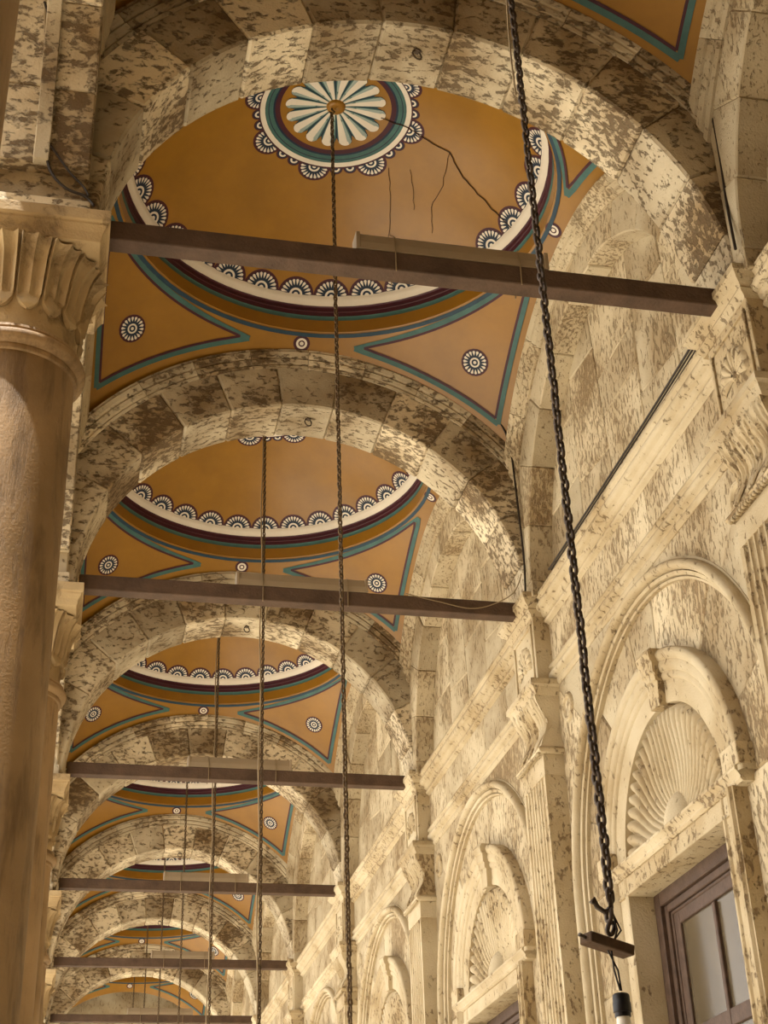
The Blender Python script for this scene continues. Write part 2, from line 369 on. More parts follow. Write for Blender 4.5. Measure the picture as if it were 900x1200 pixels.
# crown medallion
mb = MB(); cfn = lambda x, y, off: capp(max(math.hypot(x, y), 1e-4), math.atan2(y, x), off)
for r0_, r1_, m_, o_ in ((.455, .495, M_MAROON, .003), (.495, .512, M_NAVY, .003), (.512, .545, M_TEAL, .003), (.545, .552, M_NAVY, .004), (.552, .578, M_TEAL, .003), (.578, .618, M_WHITE, .003), (.618, .64, M_MAROON, .003)):
    ringpoly(mb, cfn, r0_, r1_, 0, 2 * PI, 64, m_, o_)
me_medring = mb.mesh('medallion_ring', M_WHITE)
mb = MB(); h = PI / 16
def petal(s, off, m, lo, hi, k):
    pts = []
    for r in (.075, .16, .24, .32, .36): pts.append((r, lo, off))
    A = [(r, h * lo * k * 1) for r in (.075, .16, .24, .335)]; 
    tipn = [(.335 + (.415 - .335) * sqrt(max(0, 1 - (lo + (hi - lo) * i / 6) ** 2)), h * (lo + (hi - lo) * i / 6) * k) for i in range(7)]
    B = [(r, h * hi * k * 1) for r in (.335, .24, .16, .075)]
    mb.add([capp(r, s + t, off) for r, t in A + tipn + B], [tuple(range(len(A + tipn + B)))], m)
petal(0, .004, M_NAVY, -1, 1, 1.0); petal(0, .006, M_TEAL, -1, 1, .88); petal(0, .007, M_PALE, -.78, .86, .88); petal(0, .008, M_WHITE, -.35, .82, .88)
me_petal = mb.mesh('medallion_petal', M_WHITE)
mb = MB(); mb.lathe([(.001, 10.455), (.05, 10.44), (.075, 10.455), (.08, 10.475)], 20, M_OCHRE); me_hub = mb.mesh('medallion_hub', M_OCHRE, 0, 'all')
mb = MB(); rosette(mb, cap_out(0, .63), .135, 0, PI, 11, False); me_mros = mb.mesh('medallion_rosette', M_NAVY)
mb = MB(); fn = cap_out(0, .63)
for du in (-.06, .06):
    g = (lambda du: lambda u, v, off: fn(u + du, v, off))(du)
    ringpoly(mb, g, .001, .058, 0, PI, 10, M_MAROON, .003); ringpoly(mb, g, .018, .034, 0, PI, 10, M_WHITE, .006); ringpoly(mb, g, .001, .046, 0, PI, 10, M_NAVY, .0045)
me_mscal = mb.mesh('medallion_scallop', M_MAROON)
XD = 1.69
def capxy(x, y, off): return capp(math.hypot(x, y), math.atan2(y, x), off)
for k in range(0, KMAX + 1):
    nm = 'corner only seen at the top right edge' if k == 0 else ('nearest full one, its flower medallion visible' if k == 1 else '%s full one from the camera' % ORD[k - 1])
    t = thing('painted_dome', 'ochre painted dome on pendentives with blue rosettes, ' + nm, 'dome', (XD, yk(k + .5), 0), 'painted ochre domes')
    ob('dome_cap', me_cap, t); ob('white_ring', me_white, t); ob('maroon_ring', me_mar, t); ob('teal_ring', me_teal, t); ob('drum', me_drum, t); ob('blue_ring', me_blue, t)
    for q in range(4):
        pe = ob('pendentive', me_pend[q], t); ob('painted_border', me_str[q], pe); ob('round_rosette', me_pros[q], pe); ob('eye_rosette', me_eye[q], t)
    for i in range(NR): ob('scallop_rosette', me_ros, t, rot=(0, 0, 2 * PI * (i + .25) / NR))
    if k <= 3:
        md = ob('medallion', me_medring, t, (0, 0, 0))
        for i in range(16): ob('medallion_petal', me_petal, md, rot=(0, 0, PI / 8 * i))
        for i in range(8): ob('medallion_rosette', me_mros, md, rot=(0, 0, PI / 4 * i + .12)); ob('medallion_scallop', me_mscal, md, rot=(0, 0, PI / 4 * (i + .5) + .12))
        ob('hub', me_hub, md)
    if k == 1:
        mb = MB()
        for path, w in (([(.3, .02), (.62, .05), (.75, .09), (.98, .13), (1.14, .30), (1.28, .36), (1.44, .42), (1.60, .44)], .011),
                        ([(.98, .13), (1.0, .45), (.96, .7), (1.02, .95)], .005), ([(.55, .5), (.62, .8), (.66, 1.05), (.6, 1.22)], .005),
                        ([(.66, 1.05), (.8, 1.1), (.88, 1.2)], .005), ([(.72, .45), (.8, .68), (.83, .8)], .004)):
            pts = []
            for (x0, y0), (x1, y1) in zip(path, path[1:]):
                for s in range(5): pts.append((x0 + (x1 - x0) * s / 5 + random.uniform(-.008, .008), y0 + (y1 - y0) * s / 5 + random.uniform(-.008, .008)))
            strip(mb, pts, w, M_CRACK, .009, capxy)
        ob('plaster_crack', mb.mesh('plaster_crack', M_CRACK), t)

# ------------------------------------------------------------------ right wall: lunettes, wall arches, slabs (one bay, repeated)
wall = structure('wall_right', label='cream alabaster wall of the gallery with blind arches')
XF, XL_, XW = 3.60, 3.80, 3.77            # wall arch face, lunette plane, plane under the cornice
ZW, RW = 7.15, 1.74                       # wall arch centre and intrados
NCZ, NRO, NRI = 4.44, 1.67, 1.20          # niche centre, outer and inner arch radii
def ray_out(t):
    # distance from (0, ZW) to the outer edge: circle R 2.5 about ZC or the pier line
    u, v = cos(t), sin(t); d = ZW - ZC; bq = v * d; r = -bq + sqrt(bq * bq - d * d + 2.38 ** 2)
    return min(r, 1.885 / max(abs(u), 1e-6))
form = []; NF = 11
for i in range(NF):
    mb = MB(); rr = random.Random(50 + i); arc_piece(mb, AX_L, RW + rr.uniform(-.006, .006), ray_out, PI * i / NF, PI * (i + 1) / NF, XF + rr.uniform(-.005, .005), XL_ + .06, 5)
    form.append(mb.mesh('wall_arch_voussoir', M_WALL, .010))
MPL = [(r - .02, XF + (w + HT) * 2.4) for r, w in MP]
aml = .55; formm = []
for i in range(7):
    mb = MB(); arc_sweep(mb, AX_L, MPL, aml + (PI - 2 * aml) * i / 7 + .001, aml + (PI - 2 * aml) * (i + 1) / 7 - .001, 6); formm.append(mb.mesh('wall_arch_moulding', M_WALL))
for s in (-1, 1):
    mb = MB(); mb.box(XF, XL_ + .06, min(s * RW, s * 1.885), max(s * RW, s * 1.885), -.14, .0); form.append(mb.mesh('wall_arch_foot', M_WALL, .006))
disc = [(1.79 * cos(PI * i / 24), ZW + 1.79 * sin(PI * i / 24)) for i in range(25)] + [(-1.79, 6.98), (1.79, 6.98)]
lun = []
us = [-1.8, -1.12, -.42, .24, .95, 1.8]
for i in range(5):
    tilt = (-.06, .05, -.04, .07, -.03, .02)
    col_ = clip(clip(disc, us[i], ZW, -1, tilt[i]), us[i + 1], ZW, 1, -tilt[i + 1])
    zc2 = sorted([7.62 + .21 * ((i * 37) % 5 - 2) * .5, 8.3 + .1 * ((i * 53) % 5 - 2)]); zz = [6.9] + zc2 + [9.2]
    for j in range(3):
        p = clip(clip(col_, 0, zz[j], .12 * (i % 2), -1), 0, zz[j + 1], -.12 * (i % 2), 1)
        if len(p) >= 3: lun.append(slab_mesh(p, AX_L, XL_ + random.uniform(-.004, .004), XL_ + .12, M_WALL))
fri = []
fu = [-1.86, -1.1, -.35, .5, 1.15, 1.86]
for i in range(5): fri.append(slab_mesh([(fu[i], 6.38), (fu[i + 1], 6.38), (fu[i + 1], 6.86), (fu[i], 6.86)], AX_L, XW - .015 + random.uniform(-.003, .003), 3.95, M_WALL, .005))
sp = []
def rect_r(t): return min(1.86 / max(abs(cos(t)), 1e-6), (6.26 - NCZ) / max(sin(t), 1e-6))
ac = math.atan2(6.26 - NCZ, 1.86)
for a0, a1 in ((0, ac), (ac, PI / 2), (PI / 2, PI - ac), (PI - ac, PI)):
    mb = MB(); arc_piece(mb, AX_L, NRO + .02, rect_r, a0, a1, XW, 3.95, 10, None, 0, NCZ); sp.append(mb.mesh('spandrel_slab', M_WALL, .005))
for s in (-1, 1):
    mb = MB(); mb.box(XW, 3.95, min(s * 1.69, s * 1.86), max(s * 1.69, s * 1.86), 0, NCZ); sp.append(mb.mesh('spandrel_slab', M_WALL, .004))
tym = []
ta = [0, .36, .86, 1.33, 1.62, 2.2, 2.75, PI]
for i in range(7):
    mb = MB(); arc_piece(mb, AX_L, 1.05, NRO + .03, ta[i], ta[i + 1], 3.815 + random.uniform(-.004, .004), 3.95, 6, None, 0, NCZ); tym.append(mb.mesh('tympanum_slab', M_WALL, .012))
for s in (-1, 1):
    for z0, z1 in ((0, 1.5), (1.5, 3.0), (3.0, 3.75), (3.75, NCZ)):
        mb = MB(); mb.box(3.815, 3.95, min(s * .99, s * 1.69), max(s * .99, s * 1.69), z0, z1); tym.append(mb.mesh('tympanum_slab', M_WALL, .012))
mb = MB(); mb.box(3.93, 4.3, -2.13, 2.13, NCZ, 10.8); mb.box(3.93, 4.3, -2.13, -.80, 0, NCZ); mb.box(3.93, 4.3, .80, 2.13, 0, NCZ); mb.box(3.93, 4.3, -.81, .81, 4.26, NCZ); mb.box(3.93, 4.3, -.81, .81, 0, .9)
me_core = mb.mesh('wall_core', M_WALL)
mb = MB(); mb.box(3.70, 4.3, -2.13, 2.13, 0, 10.8); me_core0 = mb.mesh('wall_core', M_WALL)
mb = MB(); mb.box(3.82, 4.3, -2.13, 2.13, 0, 10.8); me_core00 = mb.mesh('wall_core', M_WALL)
mb = MB(); mb.lathe([(.001, 0), (.07, .0), (.085, .018), (.105, .022), (.12, .012), (.125, 0)], 24); me_roundel = mb.mesh('roundel', M_CARVE, 0, True)
for k in range(0, KMAX + 1):
    y = yk(k + .5)
    for q in form: ob('voussoir', q, wall, (random.uniform(-.004, .004), y, 0))
    for q in formm: ob('wall_arch_moulding', q, wall, (0, y, 0))
    for q in lun: ob('stone_slab', q, wall, (random.uniform(-.003, .003), y, 0))
    for q in fri: ob('frieze_slab', q, wall, (0, y, 0))
    if k == 0:
        ob('masonry_core', me_core00, wall, (0, y, 0)); continue
    for q in sp: ob('spandrel_slab', q, wall, (0, y, 0))
    for q in tym: ob('tympanum_slab', q, wall, (random.uniform(-.003, .003), y, 0))
    for s in (-1, 1): ob('roundel', me_roundel, wall, (XW + .002, y + s * 1.63, 5.98), (0, -PI / 2, 0))
    ob('masonry_core', me_core, wall, (0, y, 0))
mb = MB(); mb.box(3.82, 4.3, -5, 2.2, 0, 10.8); ob('masonry_core', mb.mesh('wall_core', M_WALL), wall)
# cornice and string course along the wall, one length per bay
def straight(prof, y0, y1, m, name, smooth=True):
    mb = MB(); mb.loft([[(x, y0, z) for x, z in prof], [(x, y1, z) for x, z in prof]], m); return mb.mesh(name, m, 0, smooth)
def halfround(cx, cz, r, n=6): return [(cx - r * sin(PI * i / n), cz + r * cos(PI * i / n)) for i in range(n + 1)]
CP = [(3.95, 7.05), (3.655, 7.05), (3.645, 7.035), (3.645, 7.01), (3.662, 7.0), (3.668, 6.985)] + halfround(3.690, 6.945, .042) + [(3.70, 6.89), (3.706, 6.875)] + [(3.722, 6.862)] + halfround(3.738, 6.835, .022) + [(3.752, 6.80), (3.95, 6.80)]
SP_ = [(3.95, 6.44), (3.735, 6.44), (3.722, 6.43), (3.718, 6.41), (3.735, 6.395), (3.74, 6.385)] + halfround(3.742, 6.34, .034) + [(3.755, 6.29), (3.75, 6.28), (3.75, 6.255), (3.765, 6.235), (3.95, 6.235)]
me_corn = straight(CP, -1.86, 1.86, M_CARVE, 'cornice'); me_str_ = straight(SP_, -1.86, 1.86, M_CARVE, 'string_course')
for k in range(0, KMAX + 1):
    if k <= 5: structure('trim_%d' % (k + 1), (0, yk(k + .5), 0), 'moulded stone cornice along the right wall between pilasters', me_corn)
    if 1 <= k <= 5: structure('trim_%d' % (k + 6), (0, yk(k + .5), 0), 'moulded stone string course below the wall frieze', me_str_)

# ------------------------------------------------------------------ pilasters
def mitred(prof, hw, y_off=0.0, back=3.95):
    """prof: list of (front x, overhang in y, z) from top to bottom"""
    mb = MB(); mb.loft([[(x, -hw - o + y_off, z), (x, hw + o + y_off, z), (back, hw + o + y_off, z), (back, -hw - o + y_off, z)] for x, o, z in prof]); return mb
fl = []                                   # fluted front, 7 flutes
ys = [-.28, -.245]; n = 7; wfl = .49 / n
sec = [(3.95, -.28), (3.60, -.28)]
for i in range(n):
    c0 = -.245 + wfl * (i + .5); sec += [(3.60, c0 - .026)] + [(3.60 + .022 * sin(PI * j / 5), c0 - .026 * cos(PI * j / 5)) for j in range(1, 5)] + [(3.60, c0 + .026)]
sec += [(3.60, .28), (3.95, .28)]
mb = MB(); mb.loft([[(x, y, 0) for x, y in sec], [(x, y, 5.50) for x, y in sec]]); me_shaft = mb.mesh('fluted_shaft', M_CARVE, 0, True)
mb = MB(); mb.box(3.60, 3.95, -.28, .28, 5.50, 5.67); me_neck = mb.mesh('necking', M_CARVE, .004)
mb = mitred([(3.585, .015, 5.73), (3.565, .035, 5.715), (3.558, .042, 5.70), (3.565, .035, 5.685), (3.585, .015, 5.67)], .28); me_ast = mb.mesh('astragal', M_CARVE, 0, True)
mb = MB()
for i in range(16):
    yy = -.29 + .58 * (i + .5) / 16
    mb.loft([[(3.566 + r * cos(2 * PI * j / 8) - .0, yy + r * sin(2 * PI * j / 8), 5.668 + dz) for j in range(8)] for r, dz in ((.002, -.016), (.013, -.01), (.016, 0), (.012, .012))])
me_bead = mb.mesh('bead_row', M_CARVE, 0, True)
# S-scroll bell of the capital: closed S section extruded, with acanthus leaves on the front
def sx(s):   # s 0 (top) .. 1 (bottom)
    return 3.585 - .040 * cos(2 * PI * (s * .95)) + .02 * s
mb = MB(); rows = []
for i in range(17):
    s = i / 16; z = 6.16 - .43 * s; x = sx(s) + .02; o = .03 * (3.62 - x) / .06
    rows.append([(x, -.28 - o, z), (x, .28 + o, z), (3.95, .28 + o, z), (3.95, -.28 - o, z)])
mb.loft(rows); me_bell = mb.mesh('capital_bell', M_CARVE, 0, True)
mb = MB(); ns, nt_ = 22, 21; rows = []
for i in range(ns + 1):
    s = i / ns; row = []
    w = .094 * (1 - .25 * s) * (1 if s < .8 else sqrt(max(0.02, 1 - ((s - .8) / .2) ** 2)))
    for j in range(nt_ + 1):
        t = -1 + 2 * j / nt_
        g = .011 * cos(t * 14 + 5 * s * (1 if t > 0 else -1)) + .018 * (1 - t * t) - .012 * math.exp(-(t * 9) ** 2)
        z = 6.15 - .42 * s + .01 * cos(t * 14); row.append((sx(s) + .022 - g, t * w * (1 + .06 * cos(s * 40)), z))
    rows.append(row)
mb.loft(rows, None, False, False); me_leafp = mb.mesh('acanthus_leaf', M_CARVE, 0, 'all')
mb = mitred([(3.535, .075, 6.285), (3.530, .08, 6.275), (3.530, .08, 6.235), (3.55, .06, 6.22), (3.555, .055, 6.20), (3.57, .04, 6.175), (3.58, .03, 6.155)], .28); me_abac = mb.mesh('abacus', M_CARVE, 0, True)
mb = mitred([(3.615, 0, 6.87), (3.615, 0, 6.285)], .28)
for y0, y1, z0, z1 in ((-.245, .245, 6.79, 6.815), (-.245, .245, 6.335, 6.36), (-.245, -.22, 6.36, 6.79), (.22, .245, 6.36, 6.79)): mb.box(3.598, 3.62, y0, y1, z0, z1)
me_frb = mb.mesh('frieze_block', M_CARVE, .004)
mb = MB(); rows = []; NRF = 9; NA = NRF * 8          # fan of nine ribs, spread upwards from a small knob
for i in range(NA + 1):
    t = -.10 * PI + 1.2 * PI * i / NA; rb = abs(sin(NRF * PI * i / NA)) ** .6
    rows.append([(3.618 - d * (.35 + .65 * rb) if d else 3.620, r * (1 + .10 * (rb - .5) * (r > .12)) * cos(t), 6.50 + r * (1 + .10 * (rb - .5) * (r > .12)) * 1.15 * sin(t)) for r, d in ((.02, .012), (.05, .018), (.09, .028), (.13, .032), (.155, .026), (.168, 0))])
mb.loft(rows, None, False, False)
rows = [[(3.618 - .03 * cos(PI / 2 * a / 5), .035 * sin(PI / 2 * a / 5) * cos(2 * PI * b_ / 14), 6.50 + .035 * sin(PI / 2 * a / 5) * sin(2 * PI * b_ / 14)) for b_ in range(14)] for a in range(1, 6)]
mb.loft(rows, None, True, False); me_shellr = mb.mesh('shell_relief', M_CARVE, 0, 'all')
mb = mitred([(3.535, .075, 7.065), (3.525, .085, 7.055), (3.525, .085, 7.015), (3.54, .07, 7.0), (3.548, .062, 6.975), (3.575, .035, 6.955), (3.585, .025, 6.94), (3.58, .03, 6.925), (3.59, .02, 6.905), (3.605, .01, 6.89), (3.61, .005, 6.865)], .30, .03); me_pcorn = mb.mesh('cornice_block', M_CARVE, 0, True)
for k in range(1, KMAX):
    t = thing('fluted_pilaster', 'fluted stone pilaster with scrolled leaf capital under the %s arch from the camera' % ORD[k - 1], 'pilaster', (0, yk(k), 0), 'fluted pilasters on the right wall')
    ob('fluted_shaft', me_shaft, t); ob('necking', me_neck, t); ob('astragal', me_ast, t); ob('bead_row', me_bead, t)
    cp = ob('capital_bell', me_bell, t)
    for yy in (-.19, 0, .19): ob('acanthus_leaf', me_leafp, cp, (0, yy, 0))
    ob('abacus', me_abac, t); fb = ob('frieze_block', me_frb, t); ob('shell_relief', me_shellr, fb); ob('cornice_block', me_pcorn, t)

# ------------------------------------------------------------------ window surrounds with shell niches, windows
def prof_arch(mb, prof, zlow, n=40, uc=0, vc=NCZ):
    rings = [[(x, r, zlow) for r, x in prof]]
    for i in range(n + 1):
        t = PI * i / n; rings.append([(x, r * cos(t), vc + r * sin(t)) for r, x in prof])
    rings.append([(x, -r, zlow) for r, x in prof]); mb.loft(rings)
OUT = [(1.70, 3.82), (1.635, 3.82), (1.635, 3.785), (1.652, 3.78), (1.654, 3.80), (1.660, 3.80), (1.662, 3.758), (1.688, 3.752), (1.690, 3.775), (1.697, 3.775)] + [(1.732 - .035 * cos(PI * i / 8), 3.745 - .045 * sin(PI * i / 8)) for i in range(9)] + [(1.768, 3.768), (1.785, 3.765), (1.787, 3.80), (1.70, 3.82)]
mb = MB(); prof_arch(mb, OUT[:-1], .3); me_out = mb.mesh('outer_arch_moulding', M_CARVE, 0, True)
INN = [(1.0, 3.90), (.845, 3.90), (.845, 3.785), (.86, 3.778), (.99, 3.775), (1.0, 3.760), (1.02, 3.752), (1.045, 3.758), (1.055, 3.745), (1.09, 3.735), (1.12, 3.74), (1.13, 3.728), (1.165, 3.715), (1.19, 3.722), (1.20, 3.735), (1.20, 3.83)]
mb = MB(); prof_arch(mb, INN, NCZ + .06); me_inn = mb.mesh('inner_arch_moulding', M_CARVE, 0, True)
KEY = [(.83, 3.88), (.83, 3.735), (.99, 3.725), (1.0, 3.71), (1.045, 3.708), (1.055, 3.695), (1.12, 3.69), (1.13, 3.678), (1.18, 3.665), (1.21, 3.68), (1.21, 3.83)]
mb = MB(); arc_sweep(mb, AX_L, KEY, PI / 2 + .02, PI / 2 + .21, 4, None, 0, NCZ); me_key = mb.mesh('keystone', M_CARVE)
mb = MB(); rows = []; NRB = 27; NA = NRB * 8
rads = [.13, .2, .28, .36, .44, .52, .60, .68, .74, .79, .815]
for i in range(NA + 1):
    t = PI * i / NA; row = []
    for r in rads:
        q = r / .83; rib = abs(sin(NRB * t)) ** .55
        tt = t + .085 * sin((r - .13) * 7.5) * (1 if t > PI / 2 else -1) * min(1, abs(t - PI / 2) * 3)
        tipf = 1 if r < .78 else max(0, 1 - ((r - .78) / .04) ** 2)
        dep = 3.868 - .035 * q * q
        x = dep - (.012 + .048 * q) * rib * (tipf if r > .78 else 1)
        rr_ = r + (.03 * (rib - .5) if r > .76 else 0)
        row.append((x, rr_ * cos(tt), NCZ + rr_ * sin(tt)))
    row.append((3.93, .90 * cos(t), NCZ + .90 * sin(t)))
    rows.append(row)
mb.loft(rows, None, False, False); me_shell = mb.mesh('shell', M_CARVE, 0, 'all')
mb = MB(); rows = []
for i in range(9):
    ph = PI / 2 * i / 8; rows.append([(3.88 - .14 * sin(ph), .17 * cos(ph) * cos(PI * j / 16), NCZ + .02 + .27 * cos(ph) * sin(PI * j / 16)) for j in range(17)])
mb.loft(rows, None, False, False); me_hub2 = mb.mesh('shell_hub', M_CARVE, 0, 'all')
LP = [(3.95, 4.475), (3.705, 4.475), (3.698, 4.468), (3.698, 4.452), (3.708, 4.444), (3.714, 4.434), (3.722, 4.425), (3.728, 4.415), (3.725, 4.40), (3.74, 4.385), (3.95, 4.385)]
me_lc = straight(LP, -1.16, 1.16, M_CARVE, 'lintel_cornice')
me_lint = straight([(3.95, 4.39), (3.752, 4.39), (3.752, 4.285), (3.742, 4.28), (3.742, 4.262), (3.755, 4.258), (3.95, 4.258)], -1.02, 1.02, M_CARVE, 'lintel')
mb = MB(); mb.box(3.705, 3.9, .0, .225, .035, .17); me_imp = mb.mesh('impost_block', M_CARVE, .005)
def jamb(s):
    pr = [(3.95, .80), (3.752, .80), (3.742, .815), (3.742, .835), (3.755, .845), (3.755, .955), (3.735, .965), (3.72, .985), (3.70, 1.0), (3.70, 1.03), (3.72, 1.04), (3.72, 1.055), (3.83, 1.055), (3.95, 1.055)]
    mb = MB(); mb.loft([[(x, y * s, .9) for x, y in pr], [(x, y * s, 4.39) for x, y in pr]]); return mb.mesh('jamb', M_CARVE, 0, True)
me_j = [jamb(-1), jamb(1)]
# wooden window: outer frame, two casements of two columns x three rows
X0 = 3.93
def framebox(mb, y0, y1, z0, z1, w, xa, xb):
    mb.box(xa, xb, y0, y0 + w, z0, z1); mb.box(xa, xb, y1 - w, y1, z0, z1); mb.box(xa, xb, y0 + w, y1 - w, z0, z0 + w); mb.box(xa, xb, y0 + w, y1 - w, z1 - w, z1)
mb = MB(); framebox(mb, -.80, .80, .9, 4.26, .09, X0, X0 + .14); framebox(mb, -.71, .71, .99, 4.17, .05, X0 + .03, X0 + .12); framebox(mb, -.66, .66, 1.04, 4.12, .022, X0 + .05, X0 + .12); me_wf = mb.mesh('window_frame', M_WOOD, .006)
mb = MB(); framebox(mb, -.64, .64, 1.06, 4.11, .09, X0 + .06, X0 + .11); mb.box(X0 + .06, X0 + .11, -.54, .54, 3.26, 3.36); mb.box(X0 + .06, X0 + .11, -.54, .54, 2.2, 2.3); me_sash = mb.mesh('sash', M_WOOD, .005)
mb = MB(); mb.box(X0 + .055, X0 + .105, -.02, .02, 1.16, 4.01); me_mull = mb.mesh('glazing_bar', M_WOOD, .005)
panes = []
for y0, y1 in ((-.55, -.02), (.02, .55)):
    for z0, z1 in ((3.36, 4.02), (2.3, 3.26), (1.16, 2.2)):
        mb = MB(); mb.box(X0 + .08, X0 + .086, y0, y1, z0, z1); panes.append(mb.mesh('pane', M_GLASS))
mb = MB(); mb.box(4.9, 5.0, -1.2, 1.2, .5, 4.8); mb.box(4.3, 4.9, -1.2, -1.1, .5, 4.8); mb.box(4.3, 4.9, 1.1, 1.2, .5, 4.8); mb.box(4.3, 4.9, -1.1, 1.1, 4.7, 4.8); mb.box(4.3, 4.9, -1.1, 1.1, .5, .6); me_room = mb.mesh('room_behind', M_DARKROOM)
for k in range(1, 5):
    y = yk(k + .5)
    t = thing('window_surround', 'carved stone window surround with scallop shell niche, %s from the camera' % ORD[k - 1], 'window surround', (0, y, 0), 'shell niche window surrounds')
    ob('outer_arch_moulding', me_out, t); ob('inner_arch_moulding', me_inn, t); ob('keystone', me_key, t)
    sh = ob('shell', me_shell, t); ob('shell_hub', me_hub2, sh)
    ob('lintel_cornice', me_lc, t); ob('lintel', me_lint, t); ob('jamb', me_j[0], t); ob('jamb', me_j[1], t)
    ob('impost_block', me_imp, t, (0, .98, NCZ - .0)); ob('impost_block', me_imp, t, (0, -1.205, NCZ - .0))
    if k <= 3:
        w = structure('window_%d' % k, (0, y, 0), 'dark wooden window with dusty panes under the shell niche')
        ob('window_frame', me_wf, w); s_ = ob('sash', me_sash, w); ob('glazing_bar', me_mull, s_)
        for q in panes: ob('pane', q, s_)
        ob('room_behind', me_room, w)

# ------------------------------------------------------------------ left arcade: piers and arches over the columns
XA0, XA1 = -.78, -.16
left = structure('wall_left', label='open stone arcade along the courtyard side')
lf = []
for i in range(NF):
    mb = MB(); arc_piece(mb, AX_L, RW, ray_out, PI * i / NF, PI * (i + 1) / NF, XA0, XA1, 5); lf.append(mb.mesh('arcade_voussoir', M_ARCH, .010))
lfm = []
for i in range(7):
    mb = MB(); arc_sweep(mb, AX_L, [(r, XA1 - (w - XF) * .55) for r, w in MPL], aml + (PI - 2 * aml) * i / 7 + .001, aml + (PI - 2 * aml) * (i + 1) / 7 - .001, 6); lfm.append(mb.mesh('arcade_moulding', M_CARVE))
mb = MB(); arc_piece(mb, AX_L, ray_out, lambda t: min(2.12 / max(abs(cos(t)), 1e-6), 3.6 / max(sin(t), 1e-6)), 0, PI, XA0, XA1 - .02, 30, None, 0, 0)
mb2 = MB(); mb2.v = [(x, y, z + ZW) for x, y, z in mb.v]; mb2.f = mb.f; mb2.m = mb.m; me_lsp = mb2.mesh('arcade_spandrel', M_WALL)
mb = MB(); mb.box(XA0, XA1, -.31, .31, 6.95, 10.7); mb.box(XA0 + .02, XA1 - .0, -.30, .30, 6.9, 6.95); me_pier = mb.mesh('pier', M_ARCH, .012)
mb = MB(); arc_piece(mb, AX_L, RW - .035, RW + .02, .0, PI, -.455, -.375, 40, None); mb2 = MB(); mb2.v = mb.v; mb2.f = mb.f; mb2.m = mb.m; me_rib = mb2.mesh('soffit_rib', M_ARCH, .004)
for k in range(0, KMAX + 1):
    y = yk(k + .5)
    for q in lf: ob('voussoir', q, left, (random.uniform(-.003, .003), y, ZW))
    for q in lfm: ob('arcade_moulding', q, left, (0, y, ZC))
    ob('spandrel', me_lsp, left, (0, y, 0)); ob('soffit_rib', me_rib, left, (0, y, ZW))
    ob('pier', me_pier, left, (0, yk(k), 0))
mb = MB(); mb.box(XA0, XA1, 1.6, yk(0) - .3, 8.2, 10.8); ob('spandrel', mb.mesh('arcade_spandrel', M_WALL), left)

# formerly-local pieces above are centred on ZW; shift the right wall pieces the same way
for o in list(wall.children):
    if o.name.split('.')[0] == 'voussoir': o.location.z = ZW
    if o.name.split('.')[0] == 'wall_arch_moulding': o.location.z = ZC

# ------------------------------------------------------------------ columns
XCOL = -.47
def bell_r(z):     # bell radius of the capital, z above the astragal top (0 .. .54)
    s = z / .54; return .318 + .085 * s ** 2.2
mb = MB(); mb.lathe([(.40, 0), (.40, .25), (.385, .28), (.385, .32), (.375, .36), (.362, .38)] + [(.334 - .009 * ((z - .38) / 5.6) ** 1.4, z) for z in (.5, 1, 2, 3, 4, 5, 5.98)], 56); me_csh = mb.mesh('shaft', M_COLUMN, 0, True)
mb = MB(); mb.box(-.44, .44, -.44, .44, 0, .18); me_cbase = mb.mesh('plinth', M_CAP, .01)
mb = MB(); mb.lathe([(.322, 5.97), (.338, 5.975), (.342, 5.99), (.338, 6.005), (.35, 6.01), (.372, 6.03), (.378, 6.05), (.372, 6.072), (.352, 6.082), (.346, 6.09), (.352, 6.10), (.350, 6.115), (.325, 6.13)], 56); me_cring = mb.mesh('astragal_ring', M_COLUMN, 0, True)
mb = MB(); mb.lathe([(bell_r(z), 6.12 + z) for z in (0, .05, .1, .2, .3, .4, .48, .54)], 56); me_cbell = mb.mesh('capital_bell', M_CAP, 0, 'all')
NLF = 16
mb = MB(); rows = []; NS, NT = 18, 26
for i in range(NT + 1):
    v = i / NT; z = .11 + .41 * v
    wv = sqrt(max(.0, 1 - (1 - min(v / .26, 1)) ** 2)); hw = (PI / NLF) * .97 * max(wv, .03)
    row = []
    for j in range(NS + 1):
        s = -1 + 2 * j / NS; edge = abs(s)
        rel = .012 + .020 * math.exp(-((edge - .86) / .10) ** 2) + .012 * math.exp(-(s / .10) ** 2) * (v > .25) - .012 * math.exp(-((edge - .45) / .25) ** 2)
        if v < .2: rel = .012 + .02 * math.exp(-((v - .06) / .07) ** 2)
        if v > .75: rel += .05 * ((v - .75) / .25) ** 1.4 * (1 - .6 * edge)
        r = bell_r(z) + rel * (1 if edge < .99 else .1); th = s * hw
        row.append((r * cos(th), r * sin(th), 6.12 + z + (-.02 * (1 - edge) * (max(0, v - .75) / .25) ** 2)))
    rows.append(row)
rows.append([(bell_r(.5) * cos(t), bell_r(.5) * sin(t), 6.12 + .50) for t in (PI / NLF * .97 * (-1 + 2 * j / NS) for j in range(NS + 1))])
mb.loft(rows, None, False, False); me_leaf = mb.mesh('lotus_leaf', M_CAP, 0, True)
def sq(h_): return [(-h_, -h_), (h_, -h_), (h_, h_), (-h_, h_)]
mb = MB(); mb.loft([[(x, y, z) for x, y in sq(hh)] for hh, z in ((.40, 6.645), (.405, 6.665), (.412, 6.70), (.43, 6.735), (.432, 6.75), (.445, 6.757), (.445, 6.825), (.44, 6.83))]); me_abq = mb.mesh('abacus', M_CAP, .004)
mb = MB(); mb.box(-.34, .33, -.36, .36, 6.83, 6.955); me_imps = mb.mesh('impost_slab', M_ARCH, .008)
